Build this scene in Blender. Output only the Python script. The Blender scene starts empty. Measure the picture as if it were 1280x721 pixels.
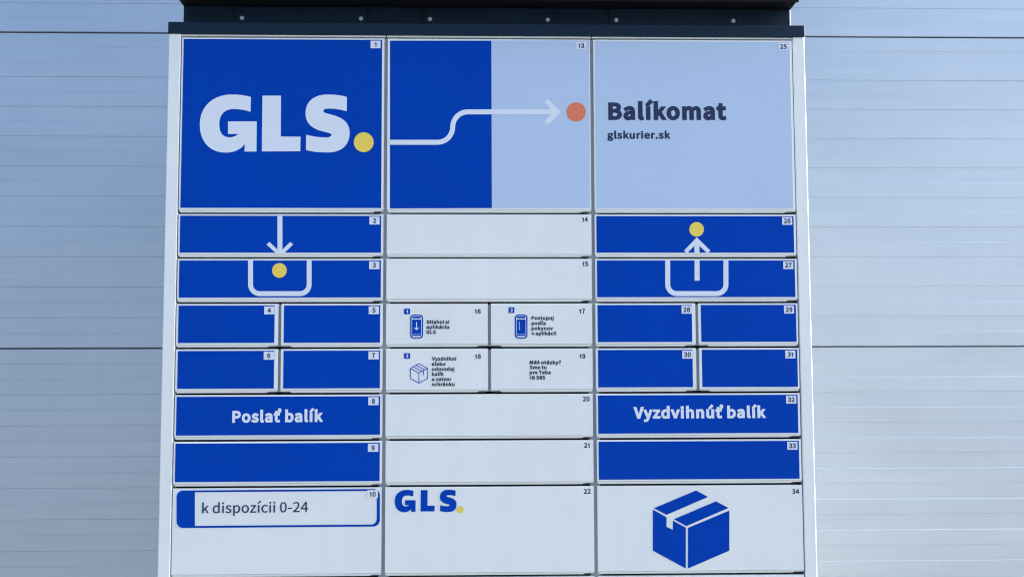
import bpy, bmesh, math, random
from mathutils import Vector
random.seed(7)
R = math.radians
scene = bpy.context.scene
COL = scene.collection

# ---------------------------------------------------------------- camera
cam_data = bpy.data.cameras.new('camera'); cam = bpy.data.objects.new('camera', cam_data)
COL.objects.link(cam); scene.camera = cam
cam_data.sensor_width = 36.0; cam_data.lens = 36.0 * 1479.2 / 1280
cam_data.clip_start = 0.05; cam_data.clip_end = 6000
from mathutils import Matrix
yaw, pitch, roll = -0.0300, 0.0833, 0.0033
M = Matrix.Rotation(yaw, 3, 'Z') @ Matrix.Rotation(pitch, 3, 'X') @ Matrix.Rotation(roll, 3, 'Y') @ Matrix.Rotation(R(90), 3, 'X')
cam.matrix_world = Matrix.Translation((-0.0306, -2.8219, -0.4167)) @ M.to_4x4()

# ---------------------------------------------------------------- light
SUN_EL, SUN_FRONT = 22.0, 0.05          # sun stands to the right, almost in line with the wall
sdir = Vector((math.cos(R(SUN_EL)) * math.cos(R(SUN_FRONT)), -math.cos(R(SUN_EL)) * math.sin(R(SUN_FRONT)), math.sin(R(SUN_EL))))
sl = bpy.data.lights.new('sun', 'SUN'); sl.energy = 5.0; sl.angle = R(0.5); sl.color = (1.0, 0.93, 0.84)
so = bpy.data.objects.new('sun', sl); COL.objects.link(so)
so.rotation_euler = sdir.to_track_quat('Z', 'Y').to_euler(); so.location = (8, -3, 8)
world = bpy.data.worlds.new('World'); scene.world = world; world.use_nodes = True
wn = world.node_tree; wn.nodes.clear()
sky = wn.nodes.new('ShaderNodeTexSky'); sky.sky_type = 'NISHITA'; sky.sun_disc = False
sky.sun_elevation = R(SUN_EL); sky.sun_rotation = R(90 + SUN_FRONT)
sky.altitude = 150; sky.air_density = 1.0; sky.dust_density = 6.5; sky.ozone_density = 5.0
bg = wn.nodes.new('ShaderNodeBackground'); bg.inputs[1].default_value = 0.15
wo = wn.nodes.new('ShaderNodeOutputWorld')
wn.links.new(sky.outputs[0], bg.inputs[0]); wn.links.new(bg.outputs[0], wo.inputs[0])
vs = scene.view_settings; vs.view_transform = 'Standard'; vs.look = 'None'; vs.gamma = 1.0
vs.use_curve_mapping = False; vs.exposure = 1.44
scene.cycles.filter_width = 1.15
scene.display_settings.display_device = 'sRGB'

# ---------------------------------------------------------------- materials
def material(name, rgb, rough=0.4, metal=0.0, spec=0.5, bump=0.0, bump_scale=400.0, mottle=0.0, mottle_scale=4.0,
             rough_var=0.0, stretch=(1, 1, 1), coat=0.0, dist=0.0005):
    m = bpy.data.materials.new(name); m.use_nodes = True
    nt = m.node_tree; b = nt.nodes['Principled BSDF']
    b.inputs['Base Color'].default_value = (*rgb, 1); b.inputs['Roughness'].default_value = rough
    b.inputs['Metallic'].default_value = metal; b.inputs['Specular IOR Level'].default_value = spec
    b.inputs['Coat Weight'].default_value = coat; b.inputs['Coat Roughness'].default_value = 0.15
    geo = nt.nodes.new('ShaderNodeNewGeometry')
    mp = nt.nodes.new('ShaderNodeMapping'); mp.inputs['Scale'].default_value = stretch
    nt.links.new(geo.outputs['Position'], mp.inputs[0])
    if mottle or rough_var:
        n = nt.nodes.new('ShaderNodeTexNoise'); n.inputs['Scale'].default_value = mottle_scale
        n.inputs['Detail'].default_value = 6; n.inputs['Roughness'].default_value = 0.6
        nt.links.new(mp.outputs[0], n.inputs['Vector'])
        if mottle:
            mr = nt.nodes.new('ShaderNodeMapRange'); mr.inputs['From Min'].default_value = 0.25; mr.inputs['From Max'].default_value = 0.75
            mr.inputs['To Min'].default_value = 1 - mottle; mr.inputs['To Max'].default_value = 1 + mottle
            nt.links.new(n.outputs['Fac'], mr.inputs['Value'])
            mx = nt.nodes.new('ShaderNodeVectorMath'); mx.operation = 'SCALE'; mx.inputs[0].default_value = rgb
            nt.links.new(mr.outputs[0], mx.inputs['Scale']); nt.links.new(mx.outputs[0], b.inputs['Base Color'])
        if rough_var:
            mr2 = nt.nodes.new('ShaderNodeMapRange'); mr2.inputs['From Min'].default_value = 0.25; mr2.inputs['From Max'].default_value = 0.75
            mr2.inputs['To Min'].default_value = max(0.02, rough - rough_var); mr2.inputs['To Max'].default_value = rough + rough_var
            nt.links.new(n.outputs['Fac'], mr2.inputs['Value']); nt.links.new(mr2.outputs[0], b.inputs['Roughness'])
    if bump:
        n2 = nt.nodes.new('ShaderNodeTexNoise'); n2.inputs['Scale'].default_value = bump_scale; n2.inputs['Detail'].default_value = 3
        nt.links.new(mp.outputs[0], n2.inputs['Vector'])
        bp = nt.nodes.new('ShaderNodeBump'); bp.inputs['Strength'].default_value = bump; bp.inputs['Distance'].default_value = dist
        nt.links.new(n2.outputs['Fac'], bp.inputs['Height']); nt.links.new(bp.outputs[0], b.inputs['Normal'])
    return m

MAT = {
 'white':  material('white_powder_coat', (0.765, 0.805, 0.785), 0.38, bump=0.25, bump_scale=700, mottle=0.03, mottle_scale=5, rough_var=0.06, stretch=(3, 1, 0.5)),
 'blue':   material('blue_vinyl', (0.0, 0.051, 0.40), 0.42, spec=0.05, mottle=0.07, mottle_scale=2.2, rough_var=0.05, bump=0.1, bump_scale=30),
 'light':  material('light_blue_vinyl', (0.45, 0.575, 0.745), 0.35, mottle=0.02, mottle_scale=3, rough_var=0.05),
 'pale':   material('pale_vinyl', (0.69, 0.755, 0.82), 0.36, mottle=0.02, mottle_scale=8),
 'yellow': material('yellow_vinyl', (0.84, 0.64, 0.09), 0.36, mottle=0.06, mottle_scale=160),
 'orange': material('orange_vinyl', (0.72, 0.19, 0.085), 0.36, mottle=0.08, mottle_scale=160),
 'navy':   material('navy_print', (0.018, 0.032, 0.085), 0.5, spec=0.25, mottle=0.05, mottle_scale=40),
 'dark':   material('dark_print', (0.012, 0.018, 0.040), 0.5, spec=0.25, mottle=0.05, mottle_scale=40),
 'fascia': material('anthracite_coated_sheet', (0.0015, 0.015, 0.036), 0.5, spec=0.25, bump=0.35, bump_scale=350, mottle=0.22, mottle_scale=7, rough_var=0.08, stretch=(1, 1, 2.5)),
 'roof':   material('dark_roof_sheet', (0.003, 0.004, 0.006), 0.7, spec=0.15, bump=0.2),
 'gap':    material('grey_galvanised_post', (0.36, 0.385, 0.41), 0.5, metal=0.1, mottle=0.12, mottle_scale=9, stretch=(1, 1, 0.4)),
 'hollow': material('dark_cabinet_inside', (0.015, 0.016, 0.018), 0.7, mottle=0.1),
 'latch':  material('dark_latch_steel', (0.09, 0.105, 0.13), 0.4, metal=0.3, mottle=0.3, mottle_scale=90),
 'bolt':   material('zinc_bolt', (0.62, 0.63, 0.66), 0.28, metal=0.85, mottle=0.1, mottle_scale=90),
 'sun_edge':   material('painted_sun_strip', (0.75, 0.74, 0.73), 0.35, metal=0.2),  # pale colour stands in for sunlight on the dark roof edges
 'rubber': material('tan_rubber_bumper', (0.30, 0.24, 0.18), 0.8, mottle=0.1),
 'joint':  material('joint_seal', (0.30, 0.36, 0.42), 0.7, mottle=0.1),
 'plinth': material('grey_plinth', (0.12, 0.12, 0.13), 0.6, mottle=0.1),
}
def wall_material():
    m = bpy.data.materials.new('silver_coated_sandwich_panel'); m.use_nodes = True
    nt = m.node_tree; b = nt.nodes['Principled BSDF']
    geo = nt.nodes.new('ShaderNodeNewGeometry')
    def noise(scale, stretch, detail=5):
        mp = nt.nodes.new('ShaderNodeMapping'); mp.inputs['Scale'].default_value = stretch
        n = nt.nodes.new('ShaderNodeTexNoise'); n.inputs['Scale'].default_value = scale; n.inputs['Detail'].default_value = detail
        nt.links.new(geo.outputs['Position'], mp.inputs[0]); nt.links.new(mp.outputs[0], n.inputs['Vector']); return n
    def rng(src, a, c, lo=0.3, hi=0.7):
        r = nt.nodes.new('ShaderNodeMapRange'); r.inputs['From Min'].default_value = lo; r.inputs['From Max'].default_value = hi
        r.inputs['To Min'].default_value = a; r.inputs['To Max'].default_value = c; nt.links.new(src, r.inputs['Value']); return r.outputs[0]
    big = noise(1.3, (1, 1, 2.0)); streak = noise(14, (6, 1, 0.25)); smear = noise(5, (0.35, 1, 5))
    mul = nt.nodes.new('ShaderNodeMath'); mul.operation = 'MULTIPLY'
    nt.links.new(rng(big.outputs['Fac'], 0.96, 1.04), mul.inputs[0]); nt.links.new(rng(streak.outputs['Fac'], 0.99, 1.01), mul.inputs[1])
    mul2 = nt.nodes.new('ShaderNodeMath'); mul2.operation = 'MULTIPLY'
    nt.links.new(mul.outputs[0], mul2.inputs[0]); nt.links.new(rng(smear.outputs['Fac'], 0.975, 1.02), mul2.inputs[1])
    sc = nt.nodes.new('ShaderNodeVectorMath'); sc.operation = 'SCALE'; sc.inputs[0].default_value = WALL_RGB
    nt.links.new(mul2.outputs[0], sc.inputs['Scale']); nt.links.new(sc.outputs[0], b.inputs['Base Color'])
    nt.links.new(rng(big.outputs['Fac'], 0.40, 0.48), b.inputs['Roughness'])
    b.inputs['Metallic'].default_value = 0.85
    bp = nt.nodes.new('ShaderNodeBump'); bp.inputs['Strength'].default_value = 0.25; bp.inputs['Distance'].default_value = 0.004
    wav = noise(2.2, (0.5, 1, 2.2), 2)
    nt.links.new(wav.outputs['Fac'], bp.inputs['Height']); nt.links.new(bp.outputs[0], b.inputs['Normal'])
    return m
WALL_RGB = (0.55, 0.615, 0.665)
MAT['wall'] = wall_material()
def ground_material():
    m = bpy.data.materials.new('concrete_paving'); m.use_nodes = True
    nt = m.node_tree; b = nt.nodes['Principled BSDF']; b.inputs['Roughness'].default_value = 0.85
    geo = nt.nodes.new('ShaderNodeNewGeometry'); n = nt.nodes.new('ShaderNodeTexNoise'); n.inputs['Scale'].default_value = 1.5; n.inputs['Detail'].default_value = 8
    nt.links.new(geo.outputs['Position'], n.inputs['Vector'])
    cr = nt.nodes.new('ShaderNodeValToRGB'); cr.color_ramp.elements[0].position = 0.3; cr.color_ramp.elements[1].position = 0.7
    cr.color_ramp.elements[0].color = (0.19, 0.19, 0.185, 1); cr.color_ramp.elements[1].color = (0.28, 0.275, 0.265, 1)
    nt.links.new(n.outputs['Fac'], cr.inputs[0]); nt.links.new(cr.outputs[0], b.inputs['Base Color'])
    return m
MAT['ground'] = ground_material()

# ---------------------------------------------------------------- helpers
def link_mesh(name, me, mats, parent=None, loc=(0, 0, 0)):
    o = bpy.data.objects.new(name, me); COL.objects.link(o)
    for mt in (mats if isinstance(mats, (list, tuple)) else [mats]): me.materials.append(MAT[mt])
    o.location = loc
    if parent: o.parent = parent
    return o
def bm_obj(name, bm, mats, parent=None, loc=(0, 0, 0), smooth=False):
    me = bpy.data.meshes.new(name); bmesh.ops.recalc_face_normals(bm, faces=bm.faces[:]) if not getattr(bm, 'keep', 0) else None
    bm.to_mesh(me); bm.free()
    if smooth:
        for p in me.polygons: p.use_smooth = True
    return link_mesh(name, me, mats, parent, loc)
def empty(name, loc, label, cat, parent=None):
    o = bpy.data.objects.new(name, None); COL.objects.link(o); o.location = loc
    o['label'] = label; o['category'] = cat; o.empty_display_size = 0.1
    return o
def box(bm, x0, x1, y0, y1, z0, z1, bevel=0.0, edges=None, segs=2):
    vs = [bm.verts.new(p) for p in ((x0, y0, z0), (x1, y0, z0), (x1, y1, z0), (x0, y1, z0), (x0, y0, z1), (x1, y0, z1), (x1, y1, z1), (x0, y1, z1))]
    fs = [bm.faces.new([vs[i] for i in q]) for q in ((0, 1, 5, 4), (1, 2, 6, 5), (2, 3, 7, 6), (3, 0, 4, 7), (4, 5, 6, 7), (3, 2, 1, 0))]
    if bevel:
        es = list({e for f in fs for e in f.edges})
        if edges: es = [e for e in es if edges(e)]
        bmesh.ops.bevel(bm, geom=es, offset=bevel, segments=segs, affect='EDGES', profile=0.5)
def part_box(name, mat, parent, dims, bevel=0.0, edges=None, origin=None, segs=2):
    x0, x1, y0, y1, z0, z1 = dims
    c = origin or ((x0 + x1) / 2, (y0 + y1) / 2, (z0 + z1) / 2)
    bm = bmesh.new(); box(bm, x0 - c[0], x1 - c[0], y0 - c[1], y1 - c[1], z0 - c[2], z1 - c[2], bevel, edges, segs)
    return bm_obj(name, bm, mat, parent, c)
def prism_x(bm, x0, x1, prof):            # closed YZ outline swept along X
    a = [bm.verts.new((x0, y, z)) for y, z in prof]; b = [bm.verts.new((x1, y, z)) for y, z in prof]
    n = len(prof)
    for i in range(n): bm.faces.new((a[i], a[(i + 1) % n], b[(i + 1) % n], b[i]))
    bm.faces.new(a[::-1]); bm.faces.new(b)
def fill_curve(splines, offset=0.0, res=8):
    """closed 2-D outlines (bezier [x,y,lx,ly,rx,ry] or plain [x,y]) -> (verts, faces)"""
    c = bpy.data.curves.new('outline', 'CURVE'); c.dimensions = '2D'; c.fill_mode = 'BOTH'; c.resolution_u = res; c.offset = offset
    for sp in splines:
        if len(sp[0]) == 2:
            s = c.splines.new('POLY'); s.points.add(len(sp) - 1)
            for p, q in zip(s.points, sp): p.co = (q[0], q[1], 0, 1)
        else:
            s = c.splines.new('BEZIER'); s.bezier_points.add(len(sp) - 1)
            for p, q in zip(s.bezier_points, sp):
                p.handle_left_type = p.handle_right_type = 'FREE'
                p.co = (q[0], q[1], 0); p.handle_left = (q[2], q[3], 0); p.handle_right = (q[4], q[5], 0)
        s.use_cyclic_u = True
    o = bpy.data.objects.new('outline', c)
    me = bpy.data.meshes.new_from_object(o)
    v = [tuple(p.co[:2]) for p in me.vertices]; f = [tuple(p.vertices) for p in me.polygons]
    bpy.data.objects.remove(o); bpy.data.meshes.remove(me); bpy.data.curves.remove(c)
    return v, f
def sheet(name, verts, faces, mat, parent, y, ref):
    """flat print in millimetres of the front plane, y above it"""
    xs = [v[0] for v in verts]; zs = [v[1] for v in verts]
    cx, cz = (min(xs) + max(xs)) / 2000, (min(zs) + max(zs)) / 2000
    me = bpy.data.meshes.new(name)
    vv = [(x / 1000 - cx, 0, z / 1000 - cz) for x, z in verts]; ff = []
    for f in faces:
        a, b, c = (Vector(vv[i]) for i in f[:3])
        n = (b - a).cross(c - a)
        ff.append(f if n.y < 0 else f[::-1])
    me.from_pydata(vv, [], ff); me.update()
    return link_mesh(name, me, mat, parent, (cx - ref[0], y - ref[1], cz - ref[2]))

GLYPHS = {
"-":[347,[[[46,245,46,268,131,245],[302,245,216,245,302,268],[302,315,302,291,216,315],[46,315,131,315,46,291]]]],
".":[278,[[[139,-13,102,-13,175,-13],[205,56,205,15,205,98],[139,126,175,126,102,126],[73,56,73,98,73,15]]]],
"0":[554,[[[278,-13,138,-13,416,-13],[505,368,505,113,505,622],[278,745,416,745,138,745],[50,368,50,622,50,113]],[[278,61,360,61,195,61],[138,368,138,154,138,582],[278,673,195,673,360,673],[417,368,417,582,417,154]]]],
"1":[440,[[[205,0,205,0,205,0],[300,0,300,0,300,0],[300,652,300,652,300,652],[232,652,232,652,232,652],[75,590,75,590,75,590],[95,508,95,508,95,508],[205,545,205,545,205,545]]]],
"2":[554,[[[44,0,44,18,197,0],[504,0,351,0,504,26],[504,79,504,53,437,79],[302,79,369,79,265,79],[182,72,220,75,354,235],[469,530,469,383,469,660],[256,745,386,745,163,745],[40,638,99,703,58,621],[93,586,75,603,134,635],[245,671,185,671,336,671],[379,526,379,610,379,400],[44,54,274,255,44,36]]]],
"3":[554,[[[263,-13,149,-13,393,-13],[498,196,498,65,498,297],[344,381,429,360,344,383],[344,386,344,385,421,413],[473,562,473,473,473,678],[260,745,383,745,176,745],[56,658,111,708,72,639],[105,600,89,619,147,642],[257,671,198,671,334,671],[380,555,380,625,380,476],[178,415,330,415,178,392],[178,346,178,369,348,346],[405,199,405,288,405,115],[257,63,345,63,174,63],[76,147,119,103,60,127],[29,88,45,108,77,35]]]],
"4":[554,[[[340,0,340,67,368,0],[425,0,397,0,425,67],[425,202,425,134,458,202],[523,202,491,202,523,226],[523,275,523,250,491,275],[425,275,458,275,425,427],[425,732,425,580,392,732],[325,732,358,732,223,575],[20,262,121,418,20,242],[20,202,20,222,126,202],[340,202,233,202,340,134]],[[340,275,340,350,265,275],[115,275,190,275,170,358],[282,524,226,441,303,560],[341,632,323,597,342,632],[345,632,343,632,343,595],[340,499,340,535,340,424]]]],
"5":[554,[[[262,-13,147,-13,384,-13],[501,238,501,78,501,399],[281,471,401,471,237,471],[171,442,204,460,177,513],[190,654,183,584,282,654],[465,654,373,654,465,680],[465,732,465,706,347,732],[110,732,228,732,102,618],[86,390,94,504,102,380],[135,359,119,370,177,387],[257,402,208,402,349,402],[408,236,408,341,408,129],[253,63,340,63,168,63],[73,144,114,102,58,124],[27,84,42,104,77,35]]]],
"6":[554,[[[301,-13,161,-13,414,-13],[511,225,511,83,511,378],[308,454,431,454,251,454],[142,366,187,421,146,593],[331,670,229,670,374,670],[446,614,418,648,464,633],[498,670,481,651,457,714],[327,745,402,745,185,745],[56,350,56,636,56,108]],[[144,294,154,142,192,361],[293,386,248,386,381,386],[424,225,424,324,424,125],[301,59,370,59,209,59]]]],
"7":[554,[[[198,0,211,278,229,0],[293,0,261,0,305,287],[507,677,336,457,507,695],[507,732,507,714,355,732],[49,732,202,732,49,706],[49,654,49,680,167,654],[404,654,286,654,261,454]]]],
"8":[554,[[[280,-13,144,-13,416,-13],[508,176,508,70,508,277],[385,368,449,332,385,370],[385,373,385,372,428,407],[482,550,482,473,482,663],[282,743,406,743,168,743],[81,557,81,668,81,480],[180,388,127,425,180,387],[180,384,180,386,113,349],[46,182,46,280,46,69]],[[330,397,378,441,243,431],[164,557,164,470,164,628],[281,675,213,675,358,675],[404,545,404,618,404,491]],[[281,55,365,55,193,55],[127,190,127,112,127,260],[228,356,169,318,332,314],[421,179,421,278,421,106]]]],
"9":[554,[[[235,-13,155,-13,371,-13],[500,397,500,101,500,630],[254,745,394,745,140,745],[44,507,44,650,44,356],[246,278,124,278,307,278],[414,366,369,313,407,140],[232,63,326,63,184,63],[108,119,140,84,91,100],[58,62,75,81,99,19]],[[413,443,403,594,364,373],[261,346,310,346,174,346],[130,507,130,409,130,608],[255,674,184,674,348,674]]]],
"?":[473,[[[178,221,154,394,205,221],[259,221,232,221,241,377],[420,583,420,436,420,693],[234,761,347,761,153,761],[43,669,89,722,60,653],[95,621,78,637,130,661],[224,685,174,685,296,685],[332,577,332,637,332,458]],[[221,-13,184,-13,258,-13],[288,56,288,15,288,98],[221,126,258,126,184,126],[156,56,156,98,156,15]]]],
"B":[656,[[[101,0,101,244,178,0],[334,0,256,0,497,0],[611,215,611,71,611,315],[462,389,549,372,462,391],[462,394,462,393,531,416],[569,553,569,480,569,682],[318,732,465,732,245,732],[101,732,173,732,101,488]],[[193,421,229,421,193,501],[193,659,193,580,230,659],[306,659,268,659,420,659],[478,541,478,627,478,466],[302,421,427,421,265,421]],[[193,74,235,74,193,166],[193,350,193,258,235,350],[321,350,278,350,449,350],[520,218,520,309,520,119],[321,74,446,74,278,74]]]],
"G":[688,[[[388,-13,196,-13,486,-13],[614,72,567,23,614,174],[614,379,614,277,534,379],[373,379,454,379,373,354],[373,303,373,328,425,303],[529,303,477,303,529,239],[529,111,529,175,500,84],[397,68,449,68,241,68],[153,368,153,184,153,551],[396,664,249,664,469,664],[554,595,517,633,571,615],[604,655,588,635,562,699],[393,745,495,745,200,745],[58,365,58,602,58,128]]]],
"L":[542,[[[101,0,101,244,238,0],[513,0,376,0,513,26],[513,79,513,53,406,79],[193,79,300,79,193,297],[193,732,193,514,162,732],[101,732,131,732,101,488]]]],
"M":[811,[[[101,0,101,244,128,0],[184,0,156,0,184,135],[184,405,184,270,184,468],[172,621,178,557,173,621],[176,621,174,621,195,566],[235,454,215,510,281,328],[373,74,327,201,394,74],[435,74,415,74,481,201],[573,454,527,328,593,510],[632,621,612,566,633,621],[636,621,635,621,631,557],[624,405,624,468,624,270],[624,0,624,135,653,0],[710,0,681,0,710,244],[710,732,710,488,673,732],[599,732,636,732,553,601],[459,341,506,471,442,291],[408,188,427,239,407,188],[404,188,406,188,386,239],[352,341,370,291,305,471],[212,732,258,601,175,732],[101,732,138,732,101,488]]]],
"P":[632,[[[101,0,101,244,131,0],[193,0,162,0,193,97],[193,292,193,194,233,292],[314,292,273,292,474,292],[583,517,583,362,583,677],[310,732,473,732,240,732],[101,732,170,732,101,488]],[[193,366,229,366,193,463],[193,657,193,560,228,657],[298,657,263,657,426,657],[491,517,491,624,491,412],[302,366,430,366,265,366]]]],
"S":[595,[[[304,-13,200,-13,456,-13],[552,195,552,79,552,304],[401,390,486,354,367,405],[298,435,332,420,241,459],[176,558,176,486,176,623],[313,664,230,664,380,664],[479,596,434,638,495,616],[527,655,511,635,476,708],[313,745,399,745,180,745],[82,551,82,664,82,444],[231,363,163,392,266,348],[336,318,301,333,405,287],[458,187,458,263,458,116],[305,68,401,68,229,68],[103,159,155,104,85,137],[48,95,66,116,111,29]]]],
"T":[598,[[[253,0,253,218,284,0],[346,0,315,0,346,218],[346,654,346,436,419,654],[567,654,493,654,567,680],[567,732,567,706,388,732],[31,732,210,732,31,706],[31,654,31,680,105,654],[253,654,179,654,253,436]]]],
"V":[574,[[[235,0,157,244,270,0],[342,0,306,0,419,244],[574,732,497,488,543,732],[480,732,512,732,441,600],[362,336,402,468,338,250],[292,94,320,180,290,94],[288,94,289,94,261,180],[217,336,242,250,177,468],[98,732,137,600,66,732],[1,732,33,732,79,488]]]],
"a":[562,[[[217,-13,126,-13,284,-13],[396,65,345,22,397,65],[399,65,398,65,402,43],[407,0,405,22,432,0],[482,0,457,0,482,111],[482,334,482,222,482,468],[295,556,427,556,207,556],[82,485,131,517,94,464],[117,422,105,443,160,451],[280,480,217,480,368,480],[391,344,391,413,161,318],[59,141,59,259,59,43]],[[243,61,295,61,189,61],[147,147,147,85,147,217],[391,283,209,262,391,232],[391,132,391,182,339,85]]]],
"b":[617,[[[331,-13,281,-13,454,-13],[566,280,566,94,566,447],[351,556,490,556,290,556],[180,480,230,522,181,513],[184,577,182,545,184,650],[184,795,184,722,153,795],[92,795,122,795,92,530],[92,0,92,265,116,0],[165,0,140,0,167,19],[173,56,170,37,174,56],[177,56,175,56,224,13]],[[316,64,405,64,280,64],[184,120,231,78,184,215],[184,405,184,310,235,453],[328,479,283,479,431,479],[471,279,471,399,471,145]]]],
"c":[509,[[[306,-13,162,-13,370,-13],[481,55,432,13,468,76],[441,117,455,96,407,87],[314,63,363,63,214,63],[146,271,146,146,146,395],[317,479,218,479,358,479],[424,432,393,460,440,452],[470,492,455,472,432,526],[313,556,383,556,173,556],[52,271,52,451,52,91]]]],
"d":[619,[[[277,-13,141,-13,342,-13],[441,64,399,22,442,64],[444,64,443,64,447,43],[452,0,450,21,477,0],[527,0,502,0,527,265],[527,795,527,530,497,795],[435,795,466,795,435,725],[435,586,435,656,437,555],[440,493,439,524,392,532],[288,556,352,556,164,556],[53,271,53,446,53,90]],[[297,64,347,64,202,64],[147,272,147,141,147,395],[304,479,217,479,349,479],[435,422,390,463,435,328],[435,138,435,233,390,88]]]],
"e":[553,[[[312,-13,167,-13,384,-13],[489,42,442,11,479,62],[457,103,468,83,416,76],[322,60,374,60,219,60],[142,250,148,134,264,250],[507,250,385,250,509,264],[511,302,511,282,511,456],[295,556,433,556,171,556],[52,271,52,447,52,92]],[[141,315,238,315,152,422],[297,483,220,483,381,483],[431,315,431,424,335,315]]]],
"g":[563,[[[275,-250,143,-250,442,-250],[549,-62,549,-163,549,28],[360,67,485,67,325,67],[254,67,289,67,181,67],[159,126,159,92,159,156],[194,191,174,174,218,179],[274,172,248,172,385,172],[472,360,472,245,472,407],[428,472,454,447,465,472],[539,472,502,472,539,496],[539,542,539,519,476,542],[351,542,413,542,332,550],[274,556,305,556,165,556],[71,362,71,481,71,298],[142,217,106,245,142,215],[142,213,142,214,113,193],[82,112,82,157,82,69],[131,23,103,40,131,21],[131,18,131,20,80,-13],[51,-105,51,-58,51,-198]],[[274,234,337,234,212,234],[159,362,159,284,159,442],[274,489,211,489,339,489],[389,362,389,442,389,284]],[[288,-187,392,-187,189,-187],[131,-92,131,-150,131,-61],[186,0,147,-28,210,-6],[256,-8,236,-8,287,-8],[350,-8,318,-8,421,-8],[459,-77,459,-26,459,-133]]]],
"h":[606,[[[92,0,92,265,122,0],[184,0,153,0,184,131],[184,393,184,262,238,448],[332,476,276,476,403,476],[434,332,434,433,434,221],[434,0,434,111,465,0],[525,0,495,0,525,115],[525,344,525,229,525,481],[359,556,473,556,286,556],[180,465,230,515,181,503],[184,577,182,540,184,650],[184,795,184,722,153,795],[92,795,122,795,92,530]]]],
"i":[275,[[[92,0,92,181,122,0],[184,0,153,0,184,181],[184,542,184,361,153,542],[92,542,122,542,92,361]],[[138,654,102,654,174,654],[199,715,199,678,199,750],[138,774,174,774,102,774],[78,715,78,750,78,678]]]],
"j":[275,[[[35,-242,3,-242,143,-242],[184,-62,184,-173,184,139],[184,542,184,341,153,542],[93,542,123,542,93,341],[93,-62,93,139,93,-128],[26,-169,80,-169,7,-169],[-26,-159,-12,-164,-32,-182],[-44,-228,-38,-205,-25,-236]],[[138,654,102,654,173,654],[199,715,199,678,199,750],[138,774,173,774,102,774],[77,715,77,750,77,678]]]],
"k":[551,[[[92,0,92,265,122,0],[182,0,152,0,182,48],[182,143,182,95,216,182],[284,262,250,222,337,174],[442,0,389,87,475,0],[541,0,508,0,473,108],[337,324,405,216,397,396],[517,542,457,469,483,542],[415,542,449,542,339,447],[186,257,262,352,184,257],[182,257,183,257,182,436],[182,795,182,615,152,795],[92,795,122,795,92,530]]]],
"l":[284,[[[188,-13,120,-13,213,-13],[241,-5,228,-9,236,18],[228,65,232,42,218,63],[209,63,214,63,195,63],[184,102,184,74,184,333],[184,795,184,564,153,795],[92,795,122,795,92,566],[92,108,92,337,92,31]]]],
"m":[925,[[[92,0,92,181,122,0],[184,0,153,0,184,131],[184,393,184,262,233,449],[320,476,279,476,388,476],[420,332,420,433,420,221],[420,0,420,111,451,0],[511,0,481,0,511,131],[511,393,511,262,562,449],[648,476,606,476,717,476],[749,332,749,433,749,221],[749,0,749,111,779,0],[840,0,810,0,840,115],[840,344,840,229,840,481],[676,556,787,556,609,556],[496,452,553,513,474,516],[347,556,430,556,282,556],[178,463,226,515,177,463],[176,463,176,463,173,490],[167,542,170,516,142,542],[92,542,117,542,92,361]]]],
"n":[609,[[[92,0,92,181,122,0],[184,0,153,0,184,131],[184,393,184,262,238,448],[332,476,276,476,403,476],[434,332,434,433,434,221],[434,0,434,111,465,0],[525,0,495,0,525,115],[525,344,525,229,525,481],[359,556,473,556,286,556],[178,463,229,515,177,463],[176,463,176,463,173,490],[167,542,170,516,142,542],[92,542,117,542,92,361]]]],
"o":[605,[[[303,-13,170,-13,435,-13],[553,271,553,91,553,451],[303,556,435,556,170,556],[52,271,52,451,52,91]],[[303,63,396,63,209,63],[146,271,146,146,146,395],[303,479,209,479,396,479],[460,271,460,395,460,146]]]],
"p":[619,[[[92,-229,92,28,122,-229],[184,-229,153,-229,184,-167],[184,-45,184,-106,183,-13],[181,50,182,18,230,9],[331,-13,282,-13,454,-13],[566,280,566,94,566,447],[351,556,490,556,288,556],[178,479,227,520,177,479],[176,479,176,479,173,500],[167,542,170,521,142,542],[92,542,117,542,92,285]],[[316,64,405,64,280,64],[184,120,232,78,184,215],[184,405,184,310,236,453],[328,479,283,479,431,479],[471,279,471,399,471,145]]]],
"r":[387,[[[92,0,92,181,122,0],[184,0,153,0,184,116],[184,349,184,232,220,440],[320,474,275,474,343,474],[372,465,355,471,378,492],[389,544,384,518,372,553],[332,556,356,556,272,556],[178,443,216,512,177,443],[176,443,176,443,173,476],[167,542,170,509,142,542],[92,542,117,542,92,361]]]],
"s":[467,[[[234,-13,157,-13,361,-13],[430,148,430,60,430,251],[266,313,345,283,205,336],[149,406,149,356,149,449],[250,485,181,485,298,485],[372,437,336,464,387,456],[416,494,402,475,375,528],[249,556,316,556,130,556],[62,402,62,488,62,310],[220,246,144,273,280,224],[344,143,344,198,344,96],[237,58,309,58,172,58],[76,123,124,84,61,103],[32,62,47,82,83,19]]]],
"t":[376,[[[262,-13,147,-13,296,-13],[362,7,332,-3,356,30],[345,76,351,53,327,68],[283,61,303,61,220,61],[199,165,199,99,199,266],[199,468,199,367,248,468],[347,468,297,468,347,493],[347,542,347,518,297,542],[199,542,248,542,199,593],[199,695,199,644,173,695],[123,695,148,695,119,644],[113,542,116,593,84,541],[27,537,56,539,27,514],[27,468,27,491,54,468],[108,468,81,468,108,368],[108,168,108,268,108,59]]]],
"u":[606,[[[251,-13,136,-13,325,-13],[429,85,378,26,430,85],[432,85,431,85,435,57],[439,0,437,28,465,0],[515,0,490,0,515,181],[515,542,515,361,485,542],[424,542,455,542,424,414],[424,158,424,286,372,94],[278,66,334,66,206,66],[176,210,176,109,176,321],[176,542,176,431,145,542],[84,542,115,542,84,428],[84,199,84,313,84,60]]]],
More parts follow.
